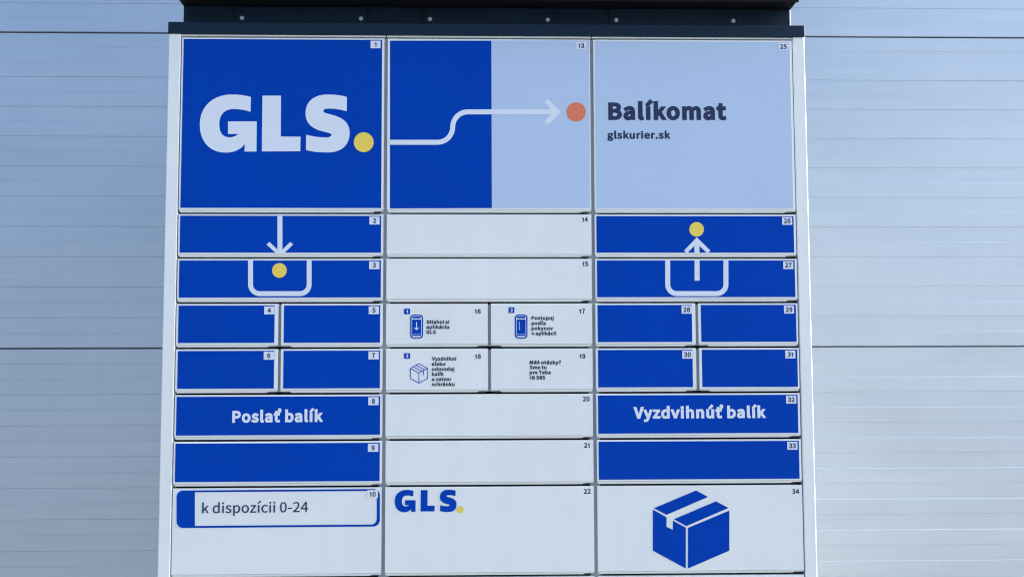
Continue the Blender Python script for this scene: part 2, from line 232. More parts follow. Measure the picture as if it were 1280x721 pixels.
"v":[520,[[[209,0,143,181,244,0],[316,0,280,0,379,181],[507,542,443,361,477,542],[417,542,447,542,383,439],[315,234,349,337,299,181],[265,74,281,126,263,74],[260,74,261,74,244,126],[210,234,227,181,176,337],[108,542,142,439,76,542],[13,542,45,542,78,361]]]],
"y":[520,[[[101,-234,76,-234,209,-234],[304,-46,266,-152,371,150],[507,542,439,346,478,542],[418,542,448,542,386,442],[321,242,353,342,307,193],[277,88,291,138,275,88],[272,88,273,88,253,139],[218,242,235,194,181,342],[108,542,144,442,76,542],[13,542,45,542,86,361],[231,-1,158,180,227,-15],[219,-42,223,-28,196,-109],[97,-159,158,-159,82,-159],[55,-150,66,-154,49,-174],[37,-223,43,-198,54,-230]]]],
"z":[474,[[[35,0,35,16,172,0],[445,0,309,0,445,25],[445,74,445,49,347,74],[150,74,248,74,245,214],[436,493,341,354,436,510],[436,542,436,526,313,542],[66,542,189,542,66,518],[66,468,66,493,151,468],[321,468,236,468,225,329],[35,49,130,189,35,33]]]],
"á":[562,[[[217,-13,126,-13,284,-13],[396,65,345,22,397,65],[399,65,398,65,402,43],[407,0,405,22,432,0],[482,0,457,0,482,111],[482,334,482,222,482,468],[295,556,427,556,207,556],[82,485,131,517,94,464],[117,422,105,443,160,451],[280,480,217,480,368,480],[391,344,391,413,161,318],[59,141,59,259,59,43]],[[243,61,295,61,189,61],[147,147,147,85,147,217],[391,283,209,262,391,232],[391,132,391,182,339,85]],[[282,639,266,654,340,696],[456,811,398,754,435,831],[393,871,414,851,341,809],[236,685,288,747,251,670]]]],
"í":[275,[[[92,0,92,181,122,0],[184,0,153,0,184,181],[184,542,184,361,153,542],[92,542,122,542,92,361]],[[123,639,107,654,181,696],[298,811,239,754,276,831],[233,871,254,851,180,809],[75,685,127,747,91,670]]]],
"ú":[606,[[[251,-13,136,-13,325,-13],[429,85,378,26,430,85],[432,85,431,85,435,57],[439,0,437,28,465,0],[515,0,490,0,515,181],[515,542,515,361,485,542],[424,542,455,542,424,414],[424,158,424,286,372,94],[278,66,334,66,206,66],[176,210,176,109,176,321],[176,542,176,431,145,542],[84,542,115,542,84,428],[84,199,84,313,84,60]],[[287,639,271,654,345,696],[461,811,403,754,440,831],[397,871,419,851,345,809],[240,685,292,747,255,670]]]],
"š":[467,[[[234,-13,157,-13,361,-13],[430,148,430,60,430,251],[266,313,345,283,205,336],[149,406,149,356,149,449],[250,485,181,485,298,485],[372,437,336,464,387,456],[416,494,402,475,375,528],[249,556,316,556,130,556],[62,402,62,488,62,310],[220,246,144,273,280,224],[344,143,344,198,344,96],[237,58,309,58,172,58],[76,123,124,84,61,103],[32,62,47,82,83,19]],[[191.0,570,191.0,570,191.0,570],[271.0,570,271.0,570,271.0,570],[341.0,740,341.0,740,341.0,740],[281.0,740,281.0,740,281.0,740],[231.0,660,231.0,660,231.0,660],[181.0,740,181.0,740,181.0,740],[121.0,740,121.0,740,121.0,740]]]],
"ť":[436,[[[262,-13,147,-13,296,-13],[362,7,332,-3,356,30],[345,76,351,53,327,68],[283,61,303,61,220,61],[199,165,199,99,199,266],[199,468,199,367,248,468],[347,468,297,468,347,493],[347,542,347,518,297,542],[199,542,248,542,199,593],[199,695,199,644,173,695],[123,695,148,695,119,644],[113,542,116,593,84,541],[27,537,56,539,27,514],[27,468,27,491,54,468],[108,468,81,468,108,368],[108,168,108,268,108,59]],[[308,638,362,665,315,626],[329,600,322,613,393,630],[454,787,454,698,454,842],[375,882,418,882,330,882],[307,817,307,849,307,781],[370,753,332,753,381,753],[397,761,391,757,397,717]]]],
"ľ":[344,[[[188,-13,120,-13,213,-13],[241,-5,228,-9,236,18],[228,65,232,42,218,63],[209,63,214,63,195,63],[184,102,184,74,184,333],[184,795,184,564,153,795],[92,795,122,795,92,566],[92,108,92,337,92,31]],[[222,618,276,645,229,606],[243,580,236,593,307,610],[368,767,368,678,368,822],[289,862,332,862,244,862],[221,797,221,829,221,761],[284,733,246,733,295,733],[311,741,305,737,311,697]]]]}
ART = {
2:[["arrow_symbol","pale",2,[[[-506.8,-6.7],[-494.9,-6.7],[-493.9,-87.6],[-476.0,-69.3],[-468.4,-75.1],[-492.3,-98.7],[-506.5,-98.7],[-532.0,-75.1],[-524.5,-69.4],[-505.7,-87.6]]]]],
3:[["tray_symbol","pale",2,[[[-575.1,-111.8],[-574.2,-170.9],[-573.8,-175.3],[-572.7,-179.5],[-571.0,-183.5],[-568.7,-187.2],[-565.9,-190.5],[-562.5,-193.3],[-558.8,-195.6],[-554.8,-197.3],[-550.6,-198.3],[-546.4,-198.6],[-451.0,-198.7],[-446.7,-198.4],[-442.5,-197.4],[-438.5,-195.7],[-434.9,-193.5],[-431.6,-190.6],[-428.8,-187.3],[-426.6,-183.6],[-425.0,-179.6],[-424.1,-175.4],[-423.8,-171.0],[-424.4,-111.8],[-436.0,-111.8],[-435.3,-170.8],[-435.5,-173.4],[-436.1,-175.9],[-437.0,-178.2],[-438.3,-180.4],[-439.9,-182.3],[-441.8,-184.0],[-444.0,-185.3],[-446.3,-186.3],[-448.8,-186.9],[-451.3,-187.1],[-546.3,-187.0],[-548.9,-186.8],[-551.3,-186.2],[-553.7,-185.2],[-555.8,-183.9],[-557.8,-182.2],[-559.4,-180.3],[-560.8,-178.1],[-561.8,-175.8],[-562.4,-173.3],[-562.6,-170.7],[-563.5,-111.8]]]],["yellow_dot","yellow",2,[[[-483.0,-137.5],[-483.2,-140.3],[-483.8,-142.9],[-484.8,-145.5],[-486.2,-147.9],[-487.9,-150.0],[-490.0,-151.7],[-492.3,-153.2],[-494.8,-154.2],[-497.5,-154.9],[-500.2,-155.1],[-502.9,-154.9],[-505.6,-154.2],[-508.1,-153.2],[-510.5,-151.7],[-512.6,-149.9],[-514.4,-147.8],[-515.9,-145.5],[-516.9,-142.9],[-517.6,-140.2],[-517.9,-137.5],[-517.7,-134.7],[-517.1,-132.0],[-516.1,-129.5],[-514.7,-127.1],[-512.9,-125.0],[-510.9,-123.2],[-508.5,-121.8],[-506.0,-120.7],[-503.4,-120.1],[-500.7,-119.9],[-497.9,-120.1],[-495.2,-120.7],[-492.7,-121.8],[-490.3,-123.2],[-488.2,-125.0],[-486.4,-127.1],[-485.0,-129.5],[-483.9,-132.1],[-483.2,-134.7]]]]],
27:[["tray_symbol","pale",2,[[[423.0,-113.0],[422.2,-171.6],[422.5,-176.0],[423.4,-180.3],[425.1,-184.3],[427.3,-188.1],[430.1,-191.4],[433.4,-194.3],[437.1,-196.6],[441.1,-198.3],[445.4,-199.3],[449.8,-199.6],[546.4,-199.7],[550.8,-199.4],[555.1,-198.4],[559.2,-196.7],[563.0,-194.4],[566.4,-191.5],[569.3,-188.2],[571.7,-184.5],[573.5,-180.4],[574.6,-176.1],[575.0,-171.7],[576.1,-113.1],[564.1,-113.1],[563.0,-171.3],[562.8,-173.9],[562.1,-176.4],[561.1,-178.8],[559.7,-181.0],[558.0,-183.0],[556.0,-184.6],[553.8,-186.0],[551.4,-187.0],[548.8,-187.6],[546.3,-187.8],[450.3,-187.7],[447.8,-187.5],[445.3,-186.9],[442.9,-185.9],[440.7,-184.5],[438.8,-182.9],[437.2,-180.9],[435.8,-178.7],[434.9,-176.3],[434.3,-173.8],[434.2,-171.3],[435.0,-113.0]]]],["arrow_shaft","pale",2,[[[494.1,-113.1],[506.2,-113.1],[505.4,-162.5],[493.3,-162.5]]]]],
26:[["arrow_symbol","pale",2,[[[500.8,-57.8],[533.2,-89.9],[525.4,-96.7],[506.8,-78.2],[506.5,-96.7],[494.3,-96.7],[494.6,-78.2],[476.4,-96.7],[469.2,-89.9]]]],["yellow_dot","yellow",2,[[[518.3,-38.3],[518.0,-41.1],[517.3,-43.8],[516.2,-46.4],[514.7,-48.7],[512.9,-50.9],[510.8,-52.7],[508.4,-54.1],[505.8,-55.2],[503.1,-55.8],[500.3,-56.1],[497.6,-55.8],[494.9,-55.2],[492.3,-54.1],[490.0,-52.7],[487.9,-50.9],[486.2,-48.8],[484.7,-46.4],[483.7,-43.8],[483.1,-41.1],[483.0,-38.4],[483.2,-35.6],[483.9,-32.9],[485.0,-30.3],[486.5,-27.9],[488.3,-25.8],[490.5,-24.0],[492.9,-22.6],[495.4,-21.5],[498.1,-20.8],[500.9,-20.6],[503.7,-20.8],[506.4,-21.5],[508.9,-22.5],[511.3,-24.0],[513.3,-25.8],[515.1,-27.9],[516.5,-30.3],[517.5,-32.9],[518.1,-35.6]]]]],
13:[["route_arrow","pale",2,[[[-239.7,178.4],[-125.0,178.8],[-120.2,179.2],[-115.5,180.3],[-111.0,182.2],[-106.9,184.8],[-103.3,188.0],[-100.2,191.7],[-97.6,195.9],[-95.8,200.4],[-94.7,205.2],[-94.3,210.0],[-94.3,210.0],[-93.8,216.8],[-92.2,223.5],[-89.7,229.8],[-86.2,235.6],[-81.8,240.8],[-76.7,245.2],[-71.0,248.8],[-64.8,251.5],[-58.3,253.1],[-51.6,253.6],[148.8,254.4],[133.8,272.1],[142.6,279.6],[174.0,248.6],[141.7,215.9],[133.5,223.8],[149.2,242.1],[-51.6,241.4],[-56.4,241.0],[-61.1,239.9],[-65.6,238.0],[-69.7,235.4],[-73.3,232.2],[-76.5,228.5],[-79.0,224.3],[-80.8,219.7],[-82.0,215.0],[-82.3,210.1],[-82.3,210.1],[-82.9,203.3],[-84.4,196.7],[-87.0,190.4],[-90.5,184.6],[-94.8,179.4],[-99.9,175.0],[-105.6,171.4],[-111.8,168.8],[-118.3,167.2],[-124.9,166.6],[-239.6,166.3]]]],["orange_dot","orange",2,[[[234.5,248.3],[234.2,244.6],[233.3,240.9],[231.9,237.5],[229.9,234.3],[227.5,231.4],[224.7,229.0],[221.5,227.0],[218.1,225.5],[214.5,224.7],[210.8,224.4],[207.1,224.6],[203.5,225.5],[200.1,226.9],[197.0,228.9],[194.2,231.3],[191.8,234.1],[189.9,237.3],[188.5,240.8],[187.7,244.4],[187.4,248.1],[187.7,251.9],[188.6,255.5],[190.1,259.0],[192.0,262.2],[194.4,265.1],[197.3,267.5],[200.4,269.5],[203.9,270.9],[207.5,271.8],[211.2,272.1],[214.8,271.8],[218.4,271.0],[221.8,269.6],[225.0,267.6],[227.8,265.2],[230.1,262.3],[232.0,259.1],[233.4,255.7],[234.3,252.0]]]],["blue_film","blue",1,[[[-240.6,422.4],[5.4,423.7],[5.8,12.8],[-238.6,11.7]]]],["light_blue_film","light",1,[[[5.6,423.7],[243.7,425.5],[243.0,13.5],[6.0,12.8]]]]],
10:[["frame_print","blue",2,[[[-732.4,-669.1],[-732.0,-665.3],[-730.6,-661.7],[-728.3,-658.6],[-725.2,-656.2],[-721.7,-654.7],[-717.8,-654.2],[-273.5,-653.3],[-269.6,-653.8],[-265.9,-655.3],[-262.8,-657.7],[-260.4,-660.8],[-258.9,-664.4],[-258.3,-668.3],[-258.0,-725.4],[-258.5,-729.2],[-259.9,-732.8],[-262.3,-735.9],[-265.4,-738.3],[-269.0,-739.8],[-272.9,-740.3],[-716.1,-740.7],[-720.0,-740.2],[-723.6,-738.8],[-726.7,-736.4],[-729.1,-733.3],[-730.7,-729.8],[-731.3,-725.9]],[[-688.7,-736.1],[-278.1,-735.6],[-274.7,-735.2],[-271.5,-733.9],[-268.8,-731.8],[-266.8,-729.1],[-265.5,-726.0],[-265.0,-722.6],[-265.4,-670.6],[-265.8,-667.2],[-267.2,-664.1],[-269.3,-661.4],[-272.0,-659.3],[-275.2,-658.0],[-278.6,-657.6],[-690.2,-658.3]]]]],
34:[["parcel_symbol","blue",2,[[[388.3,-701.9],[488.7,-661.1],[517.2,-676.4],[417.6,-717.6]],[[435.1,-728.0],[535.7,-686.8],[565.5,-702.5],[464.5,-744.1]],[[385.4,-705.2],[417.5,-723.2],[417.2,-745.7],[432.4,-752.8],[432.7,-731.3],[463.0,-747.9],[461.5,-842.7],[384.1,-800.6]],[[468.2,-748.4],[567.3,-708.7],[565.6,-802.0],[466.7,-842.8]]]]],
16:[["phone_symbol","blue",2,[[[-188.5,-251.4],[-188.2,-249.3],[-187.4,-247.3],[-186.1,-245.6],[-184.4,-244.3],[-182.4,-243.4],[-180.3,-243.2],[-166.2,-243.2],[-164.1,-243.5],[-162.1,-244.3],[-160.4,-245.6],[-159.1,-247.3],[-158.2,-249.3],[-158.0,-251.5],[-157.8,-292.1],[-158.1,-294.2],[-158.9,-296.2],[-160.2,-297.9],[-161.9,-299.2],[-163.9,-300.0],[-166.0,-300.3],[-180.1,-300.3],[-182.2,-300.0],[-184.2,-299.1],[-185.9,-297.8],[-187.2,-296.1],[-188.1,-294.1],[-188.3,-292.0]]]],["phone_rim","pale",3,[[[-185.4,-252.1],[-185.2,-250.5],[-184.6,-249.0],[-183.6,-247.7],[-182.3,-246.7],[-180.9,-246.1],[-179.3,-245.9],[-167.2,-245.9],[-165.6,-246.1],[-164.1,-246.8],[-162.9,-247.8],[-161.9,-249.0],[-161.3,-250.5],[-161.0,-252.1],[-160.9,-291.4],[-161.1,-293.0],[-161.7,-294.5],[-162.7,-295.7],[-164.0,-296.7],[-165.5,-297.3],[-167.1,-297.5],[-179.1,-297.5],[-180.7,-297.3],[-182.2,-296.7],[-183.4,-295.7],[-184.4,-294.4],[-185.0,-292.9],[-185.3,-291.3]]]],["phone_screen","blue",4,[[[-184.0,-255.6],[-184.0,-255.4],[-183.9,-255.2],[-183.8,-255.1],[-183.7,-255.0],[-183.5,-254.9],[-183.3,-254.9],[-163.1,-254.9],[-162.9,-254.9],[-162.7,-255.0],[-162.6,-255.1],[-162.5,-255.2],[-162.4,-255.4],[-162.4,-255.6],[-162.3,-293.4],[-162.3,-293.6],[-162.4,-293.8],[-162.5,-293.9],[-162.6,-294.0],[-162.8,-294.1],[-163.0,-294.1],[-183.2,-294.1],[-183.4,-294.0],[-183.5,-294.0],[-183.7,-293.9],[-183.8,-293.7],[-183.9,-293.6],[-183.9,-293.4]],[[-183.4,-249.7],[-183.3,-249.1],[-183.0,-248.5],[-182.7,-248.0],[-182.2,-247.6],[-181.6,-247.4],[-181.0,-247.3],[-165.5,-247.3],[-164.9,-247.4],[-164.3,-247.6],[-163.8,-248.0],[-163.4,-248.5],[-163.2,-249.1],[-163.1,-249.7],[-163.1,-249.7],[-163.2,-250.4],[-163.4,-250.9],[-163.8,-251.4],[-164.3,-251.8],[-164.9,-252.1],[-165.5,-252.1],[-180.9,-252.1],[-181.6,-252.0],[-182.2,-251.8],[-182.6,-251.4],[-183.0,-250.9],[-183.3,-250.3],[-183.4,-249.7]]]],["phone_dots","pale",5,[[[-181.5,-289.3],[-179.4,-289.3],[-179.4,-291.0],[-181.5,-291.0]],[[-177.0,-289.3],[-175.0,-289.3],[-175.0,-291.0],[-177.0,-291.0]],[[-172.6,-289.3],[-170.5,-289.3],[-170.5,-291.0],[-172.6,-291.0]],[[-168.1,-289.3],[-166.1,-289.3],[-166.1,-291.0],[-168.1,-291.0]]]],["download_arrow","pale",5,[[[-174.4,-261.1],[-172.3,-261.1],[-172.3,-276.9],[-168.9,-273.5],[-167.5,-274.8],[-173.3,-280.7],[-179.2,-274.8],[-177.8,-273.5],[-174.3,-276.9]]]],["step_badge","blue",2,[[[-203.3,-229.0],[-188.9,-229.0],[-188.9,-242.1],[-203.3,-242.1]]]]],
17:[["phone_symbol","blue",2,[[[60.8,-251.8],[61.1,-249.7],[62.0,-247.7],[63.3,-245.9],[65.0,-244.6],[67.0,-243.8],[69.1,-243.5],[82.6,-243.5],[84.7,-243.8],[86.7,-244.7],[88.4,-246.0],[89.8,-247.7],[90.6,-249.7],[90.9,-251.8],[90.7,-292.5],[90.4,-294.7],[89.5,-296.7],[88.2,-298.4],[86.5,-299.7],[84.5,-300.5],[82.4,-300.8],[68.9,-300.8],[66.8,-300.5],[64.8,-299.7],[63.1,-298.3],[61.8,-296.6],[61.0,-294.6],[60.7,-292.5]]]],["phone_rim","pale",3,[[[63.9,-252.5],[64.2,-250.9],[64.8,-249.4],[65.8,-248.1],[67.1,-247.1],[68.6,-246.5],[70.2,-246.3],[81.6,-246.3],[83.2,-246.5],[84.7,-247.1],[85.9,-248.1],[86.9,-249.4],[87.5,-250.9],[87.7,-252.5],[87.6,-291.9],[87.4,-293.5],[86.7,-295.0],[85.7,-296.2],[84.4,-297.2],[82.9,-297.8],[81.3,-298.0],[70.0,-298.0],[68.4,-297.8],[66.9,-297.2],[65.6,-296.2],[64.6,-294.9],[64.0,-293.4],[63.8,-291.8]]]],["phone_screen","blue",4,[[[65.3,-255.9],[65.3,-255.8],[65.4,-255.6],[65.5,-255.5],[65.6,-255.4],[65.8,-255.3],[66.0,-255.3],[85.7,-255.3],[85.8,-255.3],[86.0,-255.4],[86.1,-255.5],[86.3,-255.6],[86.3,-255.8],[86.3,-256.0],[86.2,-293.9],[86.2,-294.1],[86.1,-294.3],[86.0,-294.4],[85.8,-294.5],[85.7,-294.6],[85.5,-294.6],[65.8,-294.6],[65.7,-294.5],[65.5,-294.5],[65.4,-294.4],[65.3,-294.2],[65.2,-294.1],[65.2,-293.9]],[[66.0,-250.1],[66.1,-249.5],[66.3,-248.9],[66.7,-248.4],[67.2,-248.0],[67.8,-247.7],[68.4,-247.7],[83.3,-247.7],[83.9,-247.8],[84.5,-248.0],[85.0,-248.4],[85.4,-248.9],[85.6,-249.5],[85.7,-250.1],[85.7,-250.1],[85.6,-250.7],[85.4,-251.3],[85.0,-251.8],[84.5,-252.2],[83.9,-252.4],[83.3,-252.5],[68.4,-252.5],[67.8,-252.4],[67.2,-252.2],[66.7,-251.8],[66.3,-251.3],[66.1,-250.7],[66.0,-250.1]]]],["phone_dots","pale",5,[[[67.6,-289.7],[69.7,-289.7],[69.7,-291.5],[67.6,-291.5]],[[72.1,-289.8],[74.1,-289.8],[74.1,-291.5],[72.1,-291.5]],[[76.6,-289.8],[78.6,-289.8],[78.6,-291.5],[76.5,-291.5]],[[81.0,-289.8],[83.1,-289.8],[83.1,-291.5],[81.0,-291.5]]]],["step_dots","pale",5,[[[70.5,-260.8],[72.5,-260.8],[72.5,-263.2],[70.4,-263.2]],[[70.4,-264.9],[72.5,-264.9],[72.5,-267.3],[70.4,-267.3]],[[70.4,-269.1],[72.5,-269.1],[72.5,-271.5],[70.4,-271.5]],[[70.4,-273.2],[72.5,-273.2],[72.5,-275.6],[70.4,-275.6]],[[70.4,-277.3],[72.5,-277.3],[72.5,-279.8],[70.4,-279.8]]]],["step_badge","blue",2,[[[46.1,-226.2],[59.5,-226.2],[59.5,-239.7],[46.0,-239.7]]]]],
18:[["step_badge","blue",2,[[[-202.9,-334.8],[-188.5,-334.9],[-188.5,-347.9],[-202.8,-347.9]]]],["parcel_outline","blue",9,[[[-187.3,-371.6],[-167.1,-360.3],[-168.0,-358.8],[-188.1,-370.1]],[[-168.0,-360.3],[-147.4,-371.7],[-146.6,-370.2],[-167.1,-358.8]],[[-147.8,-370.9],[-147.8,-394.9],[-146.1,-394.9],[-146.1,-370.9]],[[-147.3,-394.1],[-167.8,-405.0],[-167.0,-406.5],[-146.5,-395.6]],[[-167.0,-405.0],[-187.2,-394.0],[-188.0,-395.5],[-167.8,-406.5]],[[-186.8,-394.7],[-186.8,-370.8],[-188.6,-370.8],[-188.5,-394.7]],[[-188.1,-371.6],[-167.9,-382.6],[-167.1,-381.1],[-187.3,-370.1]],[[-167.1,-382.6],[-146.6,-371.7],[-147.4,-370.2],[-167.9,-381.1]],[[-168.3,-382.5],[-168.3,-405.7],[-166.6,-405.7],[-166.6,-382.5]],[[-181.3,-367.8],[-160.7,-378.8],[-159.9,-377.3],[-180.5,-366.3]],[[-174.4,-364.1],[-153.9,-375.1],[-153.1,-373.6],[-173.6,-362.6]],[[-157.4,-375.7],[-157.4,-387.3],[-155.7,-387.3],[-155.7,-375.7]]]]],
1:[["logo_letter","pale",2,[[[-574.0,281.8],[-578.6,283.0],[-583.2,284.1],[-587.7,285.1],[-592.3,285.8],[-596.8,286.5],[-601.3,287.0],[-605.9,287.4],[-610.6,287.7],[-615.3,287.8],[-620.1,287.9],[-633.1,287.0],[-645.2,284.4],[-656.2,280.2],[-666.1,274.5],[-674.8,267.4],[-682.0,259.1],[-687.8,249.5],[-692.0,238.7],[-694.4,226.9],[-695.1,214.2],[-694.2,202.1],[-691.9,191.0],[-688.3,180.9],[-683.4,172.0],[-677.4,164.4],[-670.2,157.9],[-662.1,152.8],[-653.0,149.1],[-642.9,146.8],[-632.1,146.1],[-626.3,146.3],[-620.7,147.0],[-615.4,148.1],[-610.4,149.6],[-605.7,151.5],[-601.3,153.8],[-597.2,156.5],[-593.4,159.7],[-590.0,163.2],[-587.0,167.0],[-587.4,148.8],[-558.8,148.9],[-559.1,222.4],[-628.0,222.1],[-627.4,191.4],[-602.4,191.5],[-604.5,189.7],[-606.6,188.2],[-608.8,187.0],[-610.9,185.9],[-613.0,185.1],[-615.2,184.4],[-617.3,183.9],[-619.4,183.6],[-621.6,183.4],[-623.7,183.4],[-628.3,183.7],[-632.5,184.6],[-636.1,186.2],[-639.3,188.5],[-642.1,191.3],[-644.3,194.8],[-646.1,198.8],[-647.4,203.4],[-648.3,208.6],[-648.6,214.4],[-648.4,221.2],[-647.4,227.4],[-645.7,233.0],[-643.4,238.0],[-640.3,242.2],[-636.4,245.7],[-631.9,248.5],[-626.7,250.6],[-620.8,251.8],[-614.1,252.3],[-609.8,252.2],[-605.5,252.0],[-601.3,251.6],[-597.1,251.0],[-593.0,250.4],[-589.0,249.6],[-585.1,248.7],[-581.4,247.7],[-577.9,246.6],[-574.5,245.4]]]],["logo_letter","pale",2,[[[-546.4,285.2],[-502.1,285.4],[-501.2,185.6],[-453.8,185.3],[-454.1,149.9],[-545.9,149.2]]]],["logo_letter","pale",2,[[[-343.4,282.8],[-347.7,284.0],[-352.1,285.1],[-356.8,286.0],[-361.5,286.8],[-366.3,287.5],[-371.1,288.0],[-375.9,288.4],[-380.7,288.6],[-385.3,288.8],[-389.7,288.8],[-399.5,288.2],[-408.4,286.6],[-416.3,284.0],[-423.2,280.4],[-429.1,276.0],[-434.0,270.7],[-437.8,264.7],[-440.5,258.0],[-442.1,250.6],[-442.6,242.6],[-442.1,235.8],[-440.8,229.8],[-438.9,224.4],[-436.2,219.6],[-432.9,215.3],[-429.1,211.6],[-424.7,208.3],[-419.8,205.4],[-414.4,202.8],[-408.6,200.5],[-387.0,195.1],[-385.5,194.6],[-384.2,194.2],[-383.1,193.7],[-382.1,193.3],[-381.4,192.8],[-380.8,192.2],[-380.4,191.6],[-380.2,191.0],[-380.1,190.3],[-380.1,189.6],[-380.3,188.5],[-380.8,187.4],[-381.6,186.6],[-382.6,185.8],[-383.8,185.2],[-385.4,184.6],[-387.2,184.2],[-389.2,183.9],[-391.5,183.8],[-394.1,183.7],[-398.5,183.8],[-403.1,183.9],[-407.8,184.3],[-412.6,184.7],[-417.4,185.3],[-422.2,186.1],[-427.0,187.0],[-431.7,188.0],[-436.2,189.2],[-440.5,190.5],[-440.5,152.8],[-435.6,151.6],[-430.7,150.6],[-425.8,149.7],[-420.8,148.9],[-415.7,148.3],[-410.6,147.8],[-405.2,147.5],[-399.8,147.3],[-394.2,147.1],[-388.3,147.1],[-378.6,147.7],[-369.8,149.3],[-362.0,152.0],[-355.2,155.6],[-349.4,160.2],[-344.6,165.7],[-340.9,171.9],[-338.3,179.0],[-336.7,186.8],[-336.2,195.2],[-336.7,202.0],[-338.0,208.1],[-340.1,213.5],[-343.0,218.3],[-346.5,222.5],[-350.7,226.3],[-355.5,229.6],[-360.8,232.5],[-366.7,235.1],[-373.0,237.4],[-392.9,242.8],[-394.4,243.3],[-395.7,243.9],[-396.9,244.5],[-397.8,245.0],[-398.6,245.6],[-399.2,246.2],[-399.6,246.9],[-399.8,247.6],[-399.9,248.3],[-399.8,249.0],[-399.4,250.1],[-398.9,251.0],[-398.1,251.8],[-397.1,252.4],[-395.9,253.0],[-394.4,253.4],[-392.6,253.8],[-390.6,254.0],[-388.3,254.2],[-385.8,254.2],[-381.9,254.2],[-378.0,254.0],[-373.9,253.7],[-369.8,253.2],[-365.6,252.6],[-361.4,251.9],[-357.1,251.1],[-352.7,250.1],[-348.3,249.0],[-343.9,247.8]]]],["yellow_dot","yellow",2,[[[-278.4,172.3],[-278.7,168.5],[-279.5,164.8],[-280.9,161.3],[-282.8,158.1],[-285.2,155.2],[-288.1,152.7],[-291.2,150.7],[-294.7,149.3],[-298.3,148.4],[-302.0,148.1],[-305.7,148.4],[-309.4,149.2],[-312.8,150.7],[-316.0,152.7],[-318.9,155.1],[-321.3,158.0],[-323.3,161.2],[-324.7,164.7],[-325.6,168.4],[-326.0,172.2],[-325.7,176.0],[-324.8,179.7],[-323.4,183.2],[-321.5,186.4],[-319.1,189.3],[-316.3,191.8],[-313.1,193.8],[-309.7,195.2],[-306.1,196.1],[-302.3,196.5],[-298.6,196.2],[-295.0,195.3],[-291.5,193.8],[-288.3,191.9],[-285.5,189.4],[-283.0,186.5],[-281.1,183.3],[-279.6,179.8],[-278.7,176.1]]]]],
